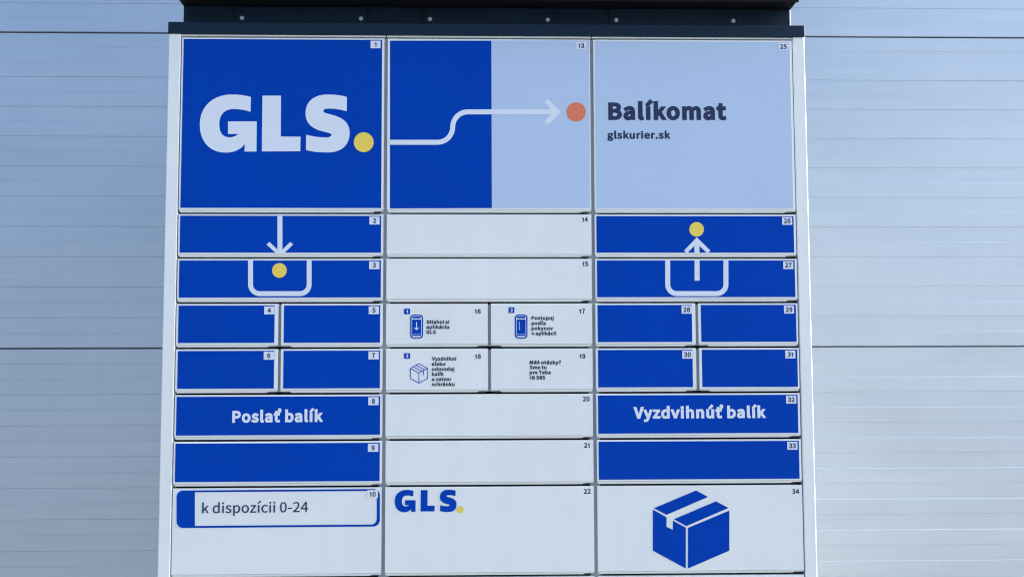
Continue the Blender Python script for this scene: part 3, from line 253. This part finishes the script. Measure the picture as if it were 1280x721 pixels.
22:[["logo_letter","blue",2,[[[-179.6,-658.1],[-181.3,-657.6],[-182.9,-657.2],[-184.6,-656.9],[-186.2,-656.6],[-187.8,-656.3],[-189.4,-656.1],[-191.1,-655.9],[-192.8,-655.8],[-194.5,-655.8],[-196.2,-655.7],[-200.9,-656.0],[-205.2,-656.9],[-209.2,-658.4],[-212.8,-660.4],[-215.9,-663.0],[-218.6,-666.0],[-220.7,-669.5],[-222.3,-673.4],[-223.2,-677.7],[-223.5,-682.4],[-223.3,-686.8],[-222.5,-690.9],[-221.2,-694.6],[-219.5,-697.9],[-217.4,-700.7],[-214.8,-703.1],[-211.9,-705.0],[-208.6,-706.4],[-205.0,-707.2],[-201.1,-707.5],[-199.0,-707.5],[-197.0,-707.2],[-195.1,-706.9],[-193.3,-706.3],[-191.6,-705.6],[-190.0,-704.8],[-188.5,-703.8],[-187.1,-702.7],[-185.9,-701.4],[-184.8,-700.0],[-185.0,-706.7],[-174.7,-706.8],[-174.5,-679.9],[-199.3,-679.7],[-199.3,-691.0],[-190.2,-691.0],[-191.0,-691.6],[-191.8,-692.2],[-192.5,-692.6],[-193.3,-693.0],[-194.1,-693.3],[-194.9,-693.5],[-195.6,-693.7],[-196.4,-693.8],[-197.2,-693.9],[-198.0,-693.9],[-199.6,-693.8],[-201.1,-693.4],[-202.4,-692.8],[-203.6,-692.0],[-204.5,-690.9],[-205.3,-689.7],[-206.0,-688.2],[-206.4,-686.5],[-206.7,-684.6],[-206.8,-682.5],[-206.7,-680.0],[-206.3,-677.7],[-205.7,-675.7],[-204.8,-673.9],[-203.6,-672.3],[-202.3,-671.0],[-200.6,-670.0],[-198.7,-669.3],[-196.6,-668.9],[-194.2,-668.7],[-192.6,-668.8],[-191.1,-668.9],[-189.6,-669.0],[-188.1,-669.3],[-186.6,-669.5],[-185.2,-669.8],[-183.8,-670.2],[-182.5,-670.5],[-181.2,-670.9],[-180.0,-671.4]]]],["logo_letter","blue",2,[[[-162.3,-656.4],[-146.5,-656.5],[-146.6,-692.8],[-129.7,-693.0],[-129.9,-706.0],[-162.7,-705.9]]]],["logo_letter","blue",2,[[[-80.6,-658.2],[-82.2,-657.7],[-83.9,-657.3],[-85.6,-657.0],[-87.3,-656.7],[-89.1,-656.4],[-90.9,-656.2],[-92.6,-656.0],[-94.4,-655.9],[-96.1,-655.9],[-97.7,-655.8],[-101.4,-656.0],[-104.6,-656.6],[-107.6,-657.5],[-110.2,-658.8],[-112.3,-660.4],[-114.2,-662.3],[-115.6,-664.5],[-116.6,-666.9],[-117.2,-669.6],[-117.4,-672.5],[-117.3,-675.0],[-116.9,-677.2],[-116.1,-679.2],[-115.2,-681.0],[-114.0,-682.6],[-112.6,-683.9],[-110.9,-685.2],[-109.1,-686.2],[-107.2,-687.2],[-105.0,-688.1],[-97.0,-690.1],[-96.5,-690.3],[-96.0,-690.5],[-95.6,-690.6],[-95.2,-690.8],[-95.0,-691.0],[-94.7,-691.2],[-94.6,-691.4],[-94.5,-691.6],[-94.5,-691.9],[-94.5,-692.2],[-94.6,-692.6],[-94.8,-693.0],[-95.0,-693.3],[-95.4,-693.6],[-95.9,-693.8],[-96.5,-694.0],[-97.1,-694.1],[-97.9,-694.2],[-98.7,-694.3],[-99.7,-694.3],[-101.3,-694.2],[-103.0,-694.2],[-104.8,-694.0],[-106.5,-693.8],[-108.3,-693.6],[-110.1,-693.3],[-111.9,-693.0],[-113.6,-692.6],[-115.3,-692.1],[-116.9,-691.6],[-117.0,-705.5],[-115.2,-705.9],[-113.4,-706.3],[-111.6,-706.7],[-109.7,-707.0],[-107.8,-707.2],[-105.9,-707.4],[-103.9,-707.5],[-101.9,-707.6],[-99.8,-707.7],[-97.7,-707.7],[-94.0,-707.5],[-90.8,-707.0],[-87.9,-706.0],[-85.4,-704.7],[-83.2,-703.0],[-81.4,-701.1],[-80.0,-698.8],[-79.0,-696.2],[-78.4,-693.4],[-78.2,-690.2],[-78.4,-687.8],[-78.9,-685.5],[-79.6,-683.6],[-80.7,-681.8],[-82.0,-680.2],[-83.5,-678.8],[-85.3,-677.6],[-87.2,-676.5],[-89.4,-675.6],[-91.7,-674.7],[-99.0,-672.6],[-99.6,-672.4],[-100.1,-672.2],[-100.5,-672.0],[-100.9,-671.8],[-101.2,-671.6],[-101.4,-671.4],[-101.5,-671.1],[-101.6,-670.9],[-101.6,-670.6],[-101.6,-670.3],[-101.5,-670.0],[-101.3,-669.6],[-101.0,-669.3],[-100.6,-669.1],[-100.1,-668.9],[-99.6,-668.7],[-98.9,-668.6],[-98.2,-668.5],[-97.3,-668.5],[-96.4,-668.5],[-95.0,-668.5],[-93.5,-668.6],[-92.0,-668.7],[-90.5,-668.9],[-88.9,-669.1],[-87.4,-669.4],[-85.8,-669.7],[-84.2,-670.1],[-82.5,-670.5],[-80.9,-671.0]]]],["yellow_dot","yellow",2,[[[-61.7,-702.3],[-61.8,-703.6],[-62.1,-704.8],[-62.6,-705.9],[-63.2,-707.0],[-64.0,-707.9],[-65.0,-708.8],[-66.1,-709.4],[-67.2,-709.9],[-68.5,-710.1],[-69.7,-710.2],[-71.0,-710.1],[-72.2,-709.8],[-73.4,-709.3],[-74.4,-708.7],[-75.4,-707.9],[-76.2,-706.9],[-76.9,-705.9],[-77.3,-704.7],[-77.6,-703.5],[-77.7,-702.2],[-77.6,-701.0],[-77.3,-699.8],[-76.9,-698.6],[-76.2,-697.6],[-75.4,-696.6],[-74.4,-695.8],[-73.4,-695.2],[-72.2,-694.7],[-71.0,-694.4],[-69.7,-694.4],[-68.5,-694.5],[-67.2,-694.8],[-66.1,-695.2],[-65.0,-695.9],[-64.0,-696.7],[-63.2,-697.7],[-62.6,-698.7],[-62.1,-699.9],[-61.8,-701.1]]]]]}
TEXT = [
[25,"title_lettering","Balíkomat","navy",60,289.1,229.7,578.1,230.7,41.2,2],
[25,"web_address_lettering","glskurier.sk","navy",50,286.3,182.8,440.4,183.3,17.8,2],
[8,"lettering","Poslať balík","pale",52,-606.7,-496.7,-393.3,-495.4,26.7,2],
[32,"lettering","Vyzdvihnúť balík","pale",54,342.0,-491.0,660.1,-490.5,26.6,2],
[10,"lettering","k dispozícii 0-24","navy",9,-672.5,-706.9,-425.7,-705.6,23.2,2],
[16,"lettering","Stiahni si","dark",48,-150.0,-264.9,-95.7,-265.0,8.4,2],
[16,"lettering","aplikáciu","dark",48,-150.0,-276.9,-95.7,-277.0,8.4,2],
[16,"lettering","GLS","dark",48,-150.0,-289.0,-127.3,-289.0,8.4,2],
[17,"lettering","Postupuj","dark",48,100.5,-256.0,153.7,-256.1,8.5,2],
[17,"lettering","podľa","dark",48,100.4,-268.4,134.6,-268.5,8.5,2],
[17,"lettering","pokynov","dark",48,100.4,-280.5,151.8,-280.6,8.4,2],
[17,"lettering","v aplikácii","dark",48,100.3,-292.6,159.3,-292.7,8.4,2],
[18,"lettering","Vyzdvihni","dark",48,-137.1,-352.5,-78.9,-352.6,8.4,2],
[18,"lettering","alebo","dark",48,-137.1,-364.8,-104.5,-364.9,8.4,2],
[18,"lettering","odovzdaj","dark",48,-137.1,-376.8,-83.6,-376.9,8.4,2],
[18,"lettering","balík","dark",48,-137.0,-388.7,-108.3,-388.8,8.4,2],
[18,"lettering","a zatvor","dark",48,-137.0,-400.7,-90.1,-400.8,8.4,2],
[18,"lettering","schránku","dark",48,-137.0,-412.6,-82.9,-412.8,8.4,2],
[19,"lettering","Máš otázky?","dark",48,95.5,-361.7,170.3,-361.9,8.4,2],
[19,"lettering","Sme tu","dark",48,95.5,-373.3,135.7,-373.4,8.4,2],
[19,"lettering","pre Teba","dark",48,95.4,-385.3,145.6,-385.5,8.4,2],
[19,"lettering","18 585","dark",48,95.4,-397.7,132.5,-397.8,8.4,2],
[16,"badge_number","1","pale",45,-197.8,-239.3,-194.0,-239.3,7.6,3],
[18,"badge_number","3","pale",45,-198.4,-345.1,-192.9,-345.1,7.5,3],
[17,"badge_number","2","pale",45,50.2,-236.6,55.7,-236.6,7.6,3]]
from mathutils.geometry import delaunay_2d_cdt
def glyph_fill(splines, w):
    """outline flattened, moved outward by w, triangulated and kept where its winding is not zero"""
    loops = []
    for sp in splines:
        pts = []
        n = len(sp)
        for i in range(n):
            p, q = sp[i], sp[(i + 1) % n]
            p0, p1, p2, p3 = (Vector(v) for v in ((p[0], p[1]), (p[4], p[5]), (q[2], q[3]), (q[0], q[1])))
            straight = (p1 - p0).length < 2 and (p2 - p3).length < 2 or abs((p1 - p0).cross(p3 - p0)) + abs((p2 - p0).cross(p3 - p0)) < 0.01 * (p3 - p0).length ** 2
            for j in range(1 if straight else 7):
                t = j / 7
                pts.append(p0 * (1 - t) ** 3 + p1 * 3 * (1 - t) ** 2 * t + p2 * 3 * (1 - t) * t * t + p3 * t ** 3)
        cl = []
        for p in pts:
            if not cl or (p - cl[-1]).length > 2.0: cl.append(p)
        if (cl[0] - cl[-1]).length <= 2.0: cl.pop()
        loops.append(cl)
    area = lambda l: sum(l[i - 1].x * l[i].y - l[i].x * l[i - 1].y for i in range(len(l))) / 2
    sign = 1 if max((area(l) for l in loops), key=abs) > 0 else -1
    out = []
    for l in loops:
        if not w: out.append(l); continue
        m = []
        for i in range(len(l)):
            d1 = (l[i] - l[i - 1]).normalized(); d2 = (l[(i + 1) % len(l)] - l[i]).normalized()
            n1 = Vector((d1.y, -d1.x)) * sign; n2 = Vector((d2.y, -d2.x)) * sign
            k = n1 + n2
            if k.length < 0.3: k = n1
            k.normalize(); m.append(l[i] + k * (w / max(0.55, k.dot(n1))))
        out.append(m)
    V, E = [], []
    for l in out:
        s = len(V); V += l; E += [(s + i, s + (i + 1) % len(l)) for i in range(len(l))]
    rv, re, rf, *_ = delaunay_2d_cdt(V, E, [], 0, 0.01)
    faces = []
    for f in rf:
        c = (rv[f[0]] + rv[f[1]] + rv[f[2]]) / 3; wn_ = 0
        for l in out:
            for i in range(len(l)):
                a, b = l[i - 1], l[i]
                if (a.y <= c.y) != (b.y <= c.y):
                    x = a.x + (c.y - a.y) * (b.x - a.x) / (b.y - a.y)
                    if x > c.x: wn_ += 1 if b.y > a.y else -1
        if wn_ * sign > 0: faces.append(tuple(f))
    return [tuple(v) for v in rv], faces
_cache = {}
def text_mesh(s, weight, track=0.0):
    V, F, pen = [], [], 0.0
    for ch in s:
        if ch == ' ': pen += 215; continue
        adv, sp = GLYPHS[ch]
        if (ch, weight) not in _cache: _cache[ch, weight] = glyph_fill(sp, weight)
        v, f = _cache[ch, weight]
        k = len(V); V += [(x + pen, y) for x, y in v]; F += [tuple(i + k for i in q) for q in f]
        pen += adv + 1.35 * weight + track
    return V, F
def text_on(name, s, mat, weight, x0, z0, x1, z1, cap, y, parent, ref):
    V, F = text_mesh(s, weight); a = min(v[0] for v in V); b = max(v[0] for v in V)
    k = (x1 - x0) / (b - a); kz = cap / (733 + weight * 1.2)
    W = [(x0 + (x - a) * k, z0 + (z1 - z0) * (x - a) / (b - a) + (z + weight * 0.6) * kz) for x, z in V]
    return sheet(name, W, F, mat, parent, y, ref)

# ---------------------------------------------------------------- setting
bm = bmesh.new()
vs_ = [bm.verts.new(p) for p in ((-3000, -3000, 0), (3000, -3000, 0), (3000, 3000, 0), (-3000, 3000, 0))]; bm.faces.new(vs_)
g = bm_obj('ground', bm, 'ground', None, (0, 0, -1.9)); g['kind'] = 'structure'

WALL_Y, SEAM = 0.891, 0.7083
wall = empty('building_wall', (0, WALL_Y, -1.9), 'silver ribbed metal panel wall behind the parcel locker', 'wall')
def panel_mesh(h):
    p = 1 / 10.5; d = 0.0007; w = 0.0009
    prof = [(0.0135, 0.0), (0.012, -0.0018), (0.0012, -0.0022), (0.0, -0.0034)]
    z = 0.0; k = 0
    while True:
        k += 1; zc = -0.5 * p * k
        if zc < -h + 0.012: break
        r = random.uniform(-0.0001, 0.0001)
        if k % 2: prof += [(-d * (0 if k == 1 else 1) + r, zc + w), (0.0006, zc), (0.0003, zc - w)]     # steps back: shaded line
        else:     prof += [(0.0002 + r, zc + w), (-d + r, zc - w)]                                         # ledge
    prof += [(prof[-1][0], -h + 0.0030), (0.0012, -h + 0.0018), (0.0135, -h + 0.0014)]
    bm = bmesh.new(); prism_x(bm, -13.0, 13.0, prof); return bm
pm = None
for i in range(-3, 4):
    top = SEAM + i
    h = 1.0 if top - 1.0 > -1.88 else top + 1.88
    if h < 0.1: continue
    if h == 1.0 and pm: o = bpy.data.objects.new('wall_panel', pm.data); COL.objects.link(o); o.parent = wall
    else:
        o = bm_obj('wall_panel', panel_mesh(h), 'wall', wall)
        if h == 1.0: pm = o
    o.location = (0, 0, top + 1.9)
bm = bmesh.new(); box(bm, -12.99, 12.99, 0.014, 0.16, 0.0, 5.58); bm_obj('panel_core', bm, 'joint', wall)

# ---------------------------------------------------------------- locker
LZ = -1.9
locker = empty('parcel_locker', (0, 0, LZ), 'white parcel locker with numbered blue and white doors under a dark roof', 'parcel locker')
def lp(o):                      # child placed in world numbers
    o.location = (o.location.x, o.location.y, o.location.z - LZ); return o
XL, XR = -0.7734, 0.7743
IL, IR = -0.7442, 0.7454
DEPTH = 0.62
vert_front = lambda e: abs(e.verts[0].co.z - e.verts[1].co.z) > 0.5 and max(v.co.y for v in e.verts) < 0
lp(part_box('side_panel', 'white', locker, (XL, IL, 0.0, DEPTH, -1.80, 0.4360), 0.0020, vert_front, segs=4))
lp(part_box('side_panel', 'white', locker, (IR, XR, 0.0, DEPTH, -1.80, 0.4360), 0.0020, vert_front, segs=4))
lp(part_box('carcass', 'hollow', locker, (IL + .0005, IR - .0005, 0.034, DEPTH - .002, -1.80, 0.4355)))
for x in (-0.25, 0.25): lp(part_box('column_post', 'gap', locker, (x - 0.012, x + 0.012, 0.010, 0.0335, -1.80, 0.4300)))
for a, b in ((IL + .0006, -0.2512), (-0.2488, 0.2488), (0.2512, IR - .0006)):
    r_ = lp(part_box('top_rail', 'white', locker, (a, b, 0.003, 0.0335, 0.4322, 0.4362), 0.0008))
    for t in (0.09, 0.5, 0.9):
        x = a + (b - a) * t - r_.location.x
        q = part_box('bumper', 'rubber', r_, (x - .006, x + .006, -.0120, -.004, -.0037, -.0021))
lp(part_box('plinth', 'plinth', locker, (XL + .01, XR - .01, 0.02, DEPTH - .01, -1.9, -1.801)))
# roof
fas = lp(part_box('roof_fascia', 'fascia', locker, (-0.7750, 0.7742, -0.003, DEPTH + .01, 0.4367, 0.4654), 0.0012, segs=2))
part_box('painted_sun_end', 'sun_edge', fas, (0.7742 - fas.location.x + .0001, 0.7757 - fas.location.x, -0.0028 - fas.location.y, 0.06 - fas.location.y, -.0135, .0122), 0.0004)  # added pale strip: sunlit right end of the fascia, put into colour
hood = lp(part_box('roof_hood', 'fascia', locker, (-0.7465, 0.7460, 0.030, DEPTH - .03, 0.4656, 0.5145)))
hx, hy, hz = hood.location
tr = part_box('painted_sun_edge', 'sun_edge', hood, (0.7462 - hx, 0.7492 - hx, 0.029 - hy, 0.10 - hy, 0.4658 - .4901, 0.5143 - .4901), 0.0008)  # pale strip paints the sunlight along the hood's right edge
BOLT = None
def bolt_mesh():
    bm = bmesh.new()
    bmesh.ops.create_cone(bm, cap_ends=True, segments=16, radius1=0.0056, radius2=0.0050, depth=0.0012)
    bmesh.ops.create_cone(bm, cap_ends=True, segments=6, radius1=0.0035, radius2=0.0026, depth=0.0046, matrix=Matrix.Translation((0, 0, 0.0027)))
    bmesh.ops.rotate(bm, verts=bm.verts[:], cent=(0, 0, 0), matrix=Matrix.Rotation(R(90), 3, 'X'))
    return bm
bolts = [-0.6035, -0.3135, -0.1447, 0.1451, 0.3144, 0.605]
for i, (a, b) in enumerate(((-0.619, -0.299), (-0.1595, 0.160), (0.2967, 0.623))):
    pl = part_box('cover_plate', 'fascia', hood, (a - hx, b - hx, 0.0250 - hy, 0.0299 - hy, 0.4662 - .4901, 0.5138 - .4901), 0.0014)
    for k in (0, 1):
        if BOLT is None: bo = bm_obj('bolt', bolt_mesh(), 'bolt', pl); BOLT = bo.data
        else: bo = bpy.data.objects.new('bolt', BOLT); COL.objects.link(bo); bo.parent = pl
        bo.location = (bolts[2 * i + k] - (a + b) / 2, -0.00245 - 0.0006, 0.4846 - 0.4900); bo.rotation_euler = (0, random.uniform(0, 1), 0)
# roof sheet: slab that overhangs forward, with a turned-down front lip
bm = bmesh.new(); prism_x(bm, -0.7470, 0.7488, [(-0.050, 0.5080), (-0.0485, 0.5080), (-0.0485, 0.5150), (DEPTH + .02, 0.5150), (DEPTH + .02, 0.555), (-0.050, 0.562)])
for v in bm.verts: v.co.z -= 0.5
lp(bm_obj('roof_cover', bm, 'roof', locker, (0, 0, 0.5)))

# doors
ROWZ = [0.4280, 0.0, -0.1074, -0.2148, -0.3222, -0.4300, -0.5393, -0.6474, -0.857, -1.29, -1.795]
COLX = [(-0.7415, -0.2542), (-0.2458, 0.2458), (0.2542, 0.7422)]
LIP = 0.0058
def door_mesh(w, h, notch):
    """pressed sheet door: front skin with a rounded fold and a chamfered lower lip; notch = 'r'/'l' end where the lip is cut back"""
    bm = bmesh.new(); x0, x1, z0, z1 = -w / 2, w / 2, -h / 2, h / 2
    T = 0.018; cut = 0.021
    prof = [(T, z1 - .0004), (0.0012, z1), (0.0003, z1 - .0004), (0, z1 - .0012), (0, z0 + LIP + .0012), (0.0010, z0 + LIP + .0004), (T, z0 + LIP + .0004)]
    prism_x(bm, x0, x1, prof)
    a, b = x0 + .0015, x1 - .0015
    if notch == 'r': b = x1 - cut
    if notch == 'l': a = x0 + cut
    zm = z0 + LIP * .52
    prism_x(bm, x0 + .0008, x1 - .0008, [(0.0006, z0 + LIP), (0.0019, zm), (T - .001, zm), (T - .001, z0 + LIP)])
    lipf = [(0.0020, zm - .00005), (0.0032, z0 + .0007), (0.0048, z0), (T - .001, z0), (T - .001, zm - .00005)]
    s = LIP * 0.9
    va = [bm.verts.new((a + (s * (1 if notch == 'l' else .4) if z < z0 + LIP * .3 else 0), y, z)) for y, z in lipf]
    vb = [bm.verts.new((b - (s * (1 if notch == 'r' else .4) if z < z0 + LIP * .3 else 0), y, z)) for y, z in lipf]
    n = len(lipf)
    for i in range(n): bm.faces.new((va[i], va[(i + 1) % n], vb[(i + 1) % n], vb[i]))
    bm.faces.new(va[::-1]); bm.faces.new(vb)
    return bm
DOOR_LABEL = {
 1: 'large blue door with white company letters and a yellow dot', 13: 'large door half blue half light blue with a white arrow',
 25: 'large light blue door with dark lettering', 2: 'blue door with a white arrow pointing down', 3: 'blue door with a white tray outline and yellow dot',
 8: 'blue door reading Poslať balík', 32: 'blue door reading Vyzdvihnúť balík', 26: 'blue door with a yellow dot above a white arrowhead',
 27: 'blue door with a white tray outline and arrow shaft', 10: 'white door with opening hours in a blue frame', 34: 'white door with a big blue parcel symbol',
 22: 'white door with a small blue company logo', 16: 'small white door with a phone symbol and download text', 17: 'small white door with a phone symbol and instruction text',
 18: 'small white door with an outlined parcel and text', 19: 'small white door with a help phone number'}
for n_ in (4, 5, 6, 7, 28, 29, 30, 31): DOOR_LABEL[n_] = 'small plain blue door numbered %d' % n_
for n_ in (9, 33): DOOR_LABEL[n_] = 'wide plain blue door numbered %d' % n_
for n_ in (14, 15, 20, 21): DOOR_LABEL[n_] = 'wide plain white door numbered %d' % n_
BLUE = {1, 2, 3, 4, 5, 6, 7, 8, 9, 26, 27, 28, 29, 30, 31, 32, 33}
def make_door(num, x0, x1, zt, zb, half):
    w, h = x1 - x0, zt - zb; cx, cz = (x0 + x1) / 2, (zt + zb) / 2
    notch = 'l' if half == 'R' else 'r'
    d = bm_obj('door', door_mesh(w, h, notch), 'white', locker, (cx, 0, cz)); lp(d)
    d.location.y = random.uniform(-.0004, .0006); d.location.x += random.uniform(-.0004, .0004)
    d.rotation_euler = (R(random.uniform(-0.12, 0.12)), 0, R(random.uniform(-0.08, 0.08)))
    ref = (cx, 0, cz)
    nx = (w / 2 - 0.0145) if notch == 'r' else (-w / 2 + 0.0145)
    part_box('latch_plate', 'latch', d, (nx - .0085, nx + .0085, .0075, .0165, -h / 2 - .0004, -h / 2 + LIP * .5 - .0003), 0.0005)
    if num is None: return
    if num in DOOR_LABEL: d['label'] = DOOR_LABEL[num]
    if num in BLUE or num == 25:
        L, Rr = {'': (.0040, .0052), 'L': (.0050, .0085), 'R': (.0062, .0060 if num < 20 else .0040)}[half]
        part_box('blue_film' if num != 25 else 'light_blue_film', 'blue' if num != 25 else 'light', d,
                 (-w / 2 + L, w / 2 - Rr, -0.0004, -0.00005, -h / 2 + LIP + .0046, h / 2 - .0040))
    for name, col, layer, polys in ART.get(num, []):
        if layer == 9:
            V, F = [], []
            for k, p in enumerate(polys):
                s = len(V); V += p; F.append(tuple(range(s, s + len(p))))
            o = sheet(name, V, F, col, d, -0.0005, ref)
            for f in o.data.polygons:
                for vi in f.vertices: o.data.vertices[vi].co.y = -0.00006 * f.index
            continue
        v, f = fill_curve(polys)
        sheet(name, v, f, col, d, -0.0001 - 0.0003 * layer, ref)
    for t in TEXT:
        if t[0] == num:
            _, name, s, col, wt, tx0, tz0, tx1, tz1, cap, layer = t
            text_on(name, s, col, wt, tx0, tz0, tx1, tz1, cap, -0.0001 - 0.0003 * layer, d, ref)
    # number
    s = str(num); plate = num in BLUE or num in (10, 13, 25)
    if plate: px, pz = x1 * 1000 - 21.0, zt * 1000 - 15.6
    elif half: px, pz = x1 * 1000 - 24.0, zt * 1000 - 18.6
    else: px, pz = x1 * 1000 - 15.5, zt * 1000 - 12.2
    if num == 34: pz -= 3
    V, F = text_mesh(s, 40); a, b = min(v[0] for v in V), max(v[0] for v in V); k = 10.4 / 733
    W = [(px + (x - (a + b) / 2) * k, pz + (z - 366) * k) for x, z in V]
    if plate:
        b0 = [(px - 12.2, pz - 9.4), (px + 12.2, pz - 9.4), (px + 12.2, pz + 9.4), (px - 12.2, pz + 9.4)]
        pl = sheet('number_plate', b0, [(0, 1, 2, 3)], 'pale' if num != 10 else 'white', d, -0.0010, ref)
        me = pl.data; me.materials.append(MAT['navy'])
        bmn = bmesh.new(); bmn.from_mesh(me)
        vv = [bmn.verts.new((x / 1000 - px / 1000, -0.0003, z / 1000 - pz / 1000)) for x, z in W]
        for q in F:
            try: fc = bmn.faces.new([vv[i] for i in q]); fc.material_index = 1
            except ValueError: pass
        bmn.normal_update()
        for fc in bmn.faces:
            if fc.normal.y > 0: fc.normal_flip()
        bmn.to_mesh(me); bmn.free()
    else: sheet('number', W, F, 'navy', d, -0.0004, ref)
G = 0.0022
def layout(ci, spec):
    x0, x1 = COLX[ci]; xm = (x0 + x1) / 2
    for r, nums in enumerate(spec):
        zt = ROWZ[r] - (G if r else 0.0); zb = ROWZ[r + 1] + G
        if isinstance(nums, tuple):
            make_door(nums[0], x0, xm - .0036, zt, zb, 'L'); make_door(nums[1], xm + .0036, x1, zt, zb, 'R')
            lp(part_box('middle_post', 'gap', locker, (xm - .009, xm + .009, .011, .0332, zb + .002, zt - .002)))
        else: make_door(nums, x0, x1, zt, zb, '')
layout(0, [1, 2, 3, (4, 5), (6, 7), 8, 9, 10, None, None])
layout(1, [13, 14, 15, (16, 17), (18, 19), 20, 21, 22, None, None])
layout(2, [25, 26, 27, (28, 29), (30, 31), 32, 33, 34, None, None])
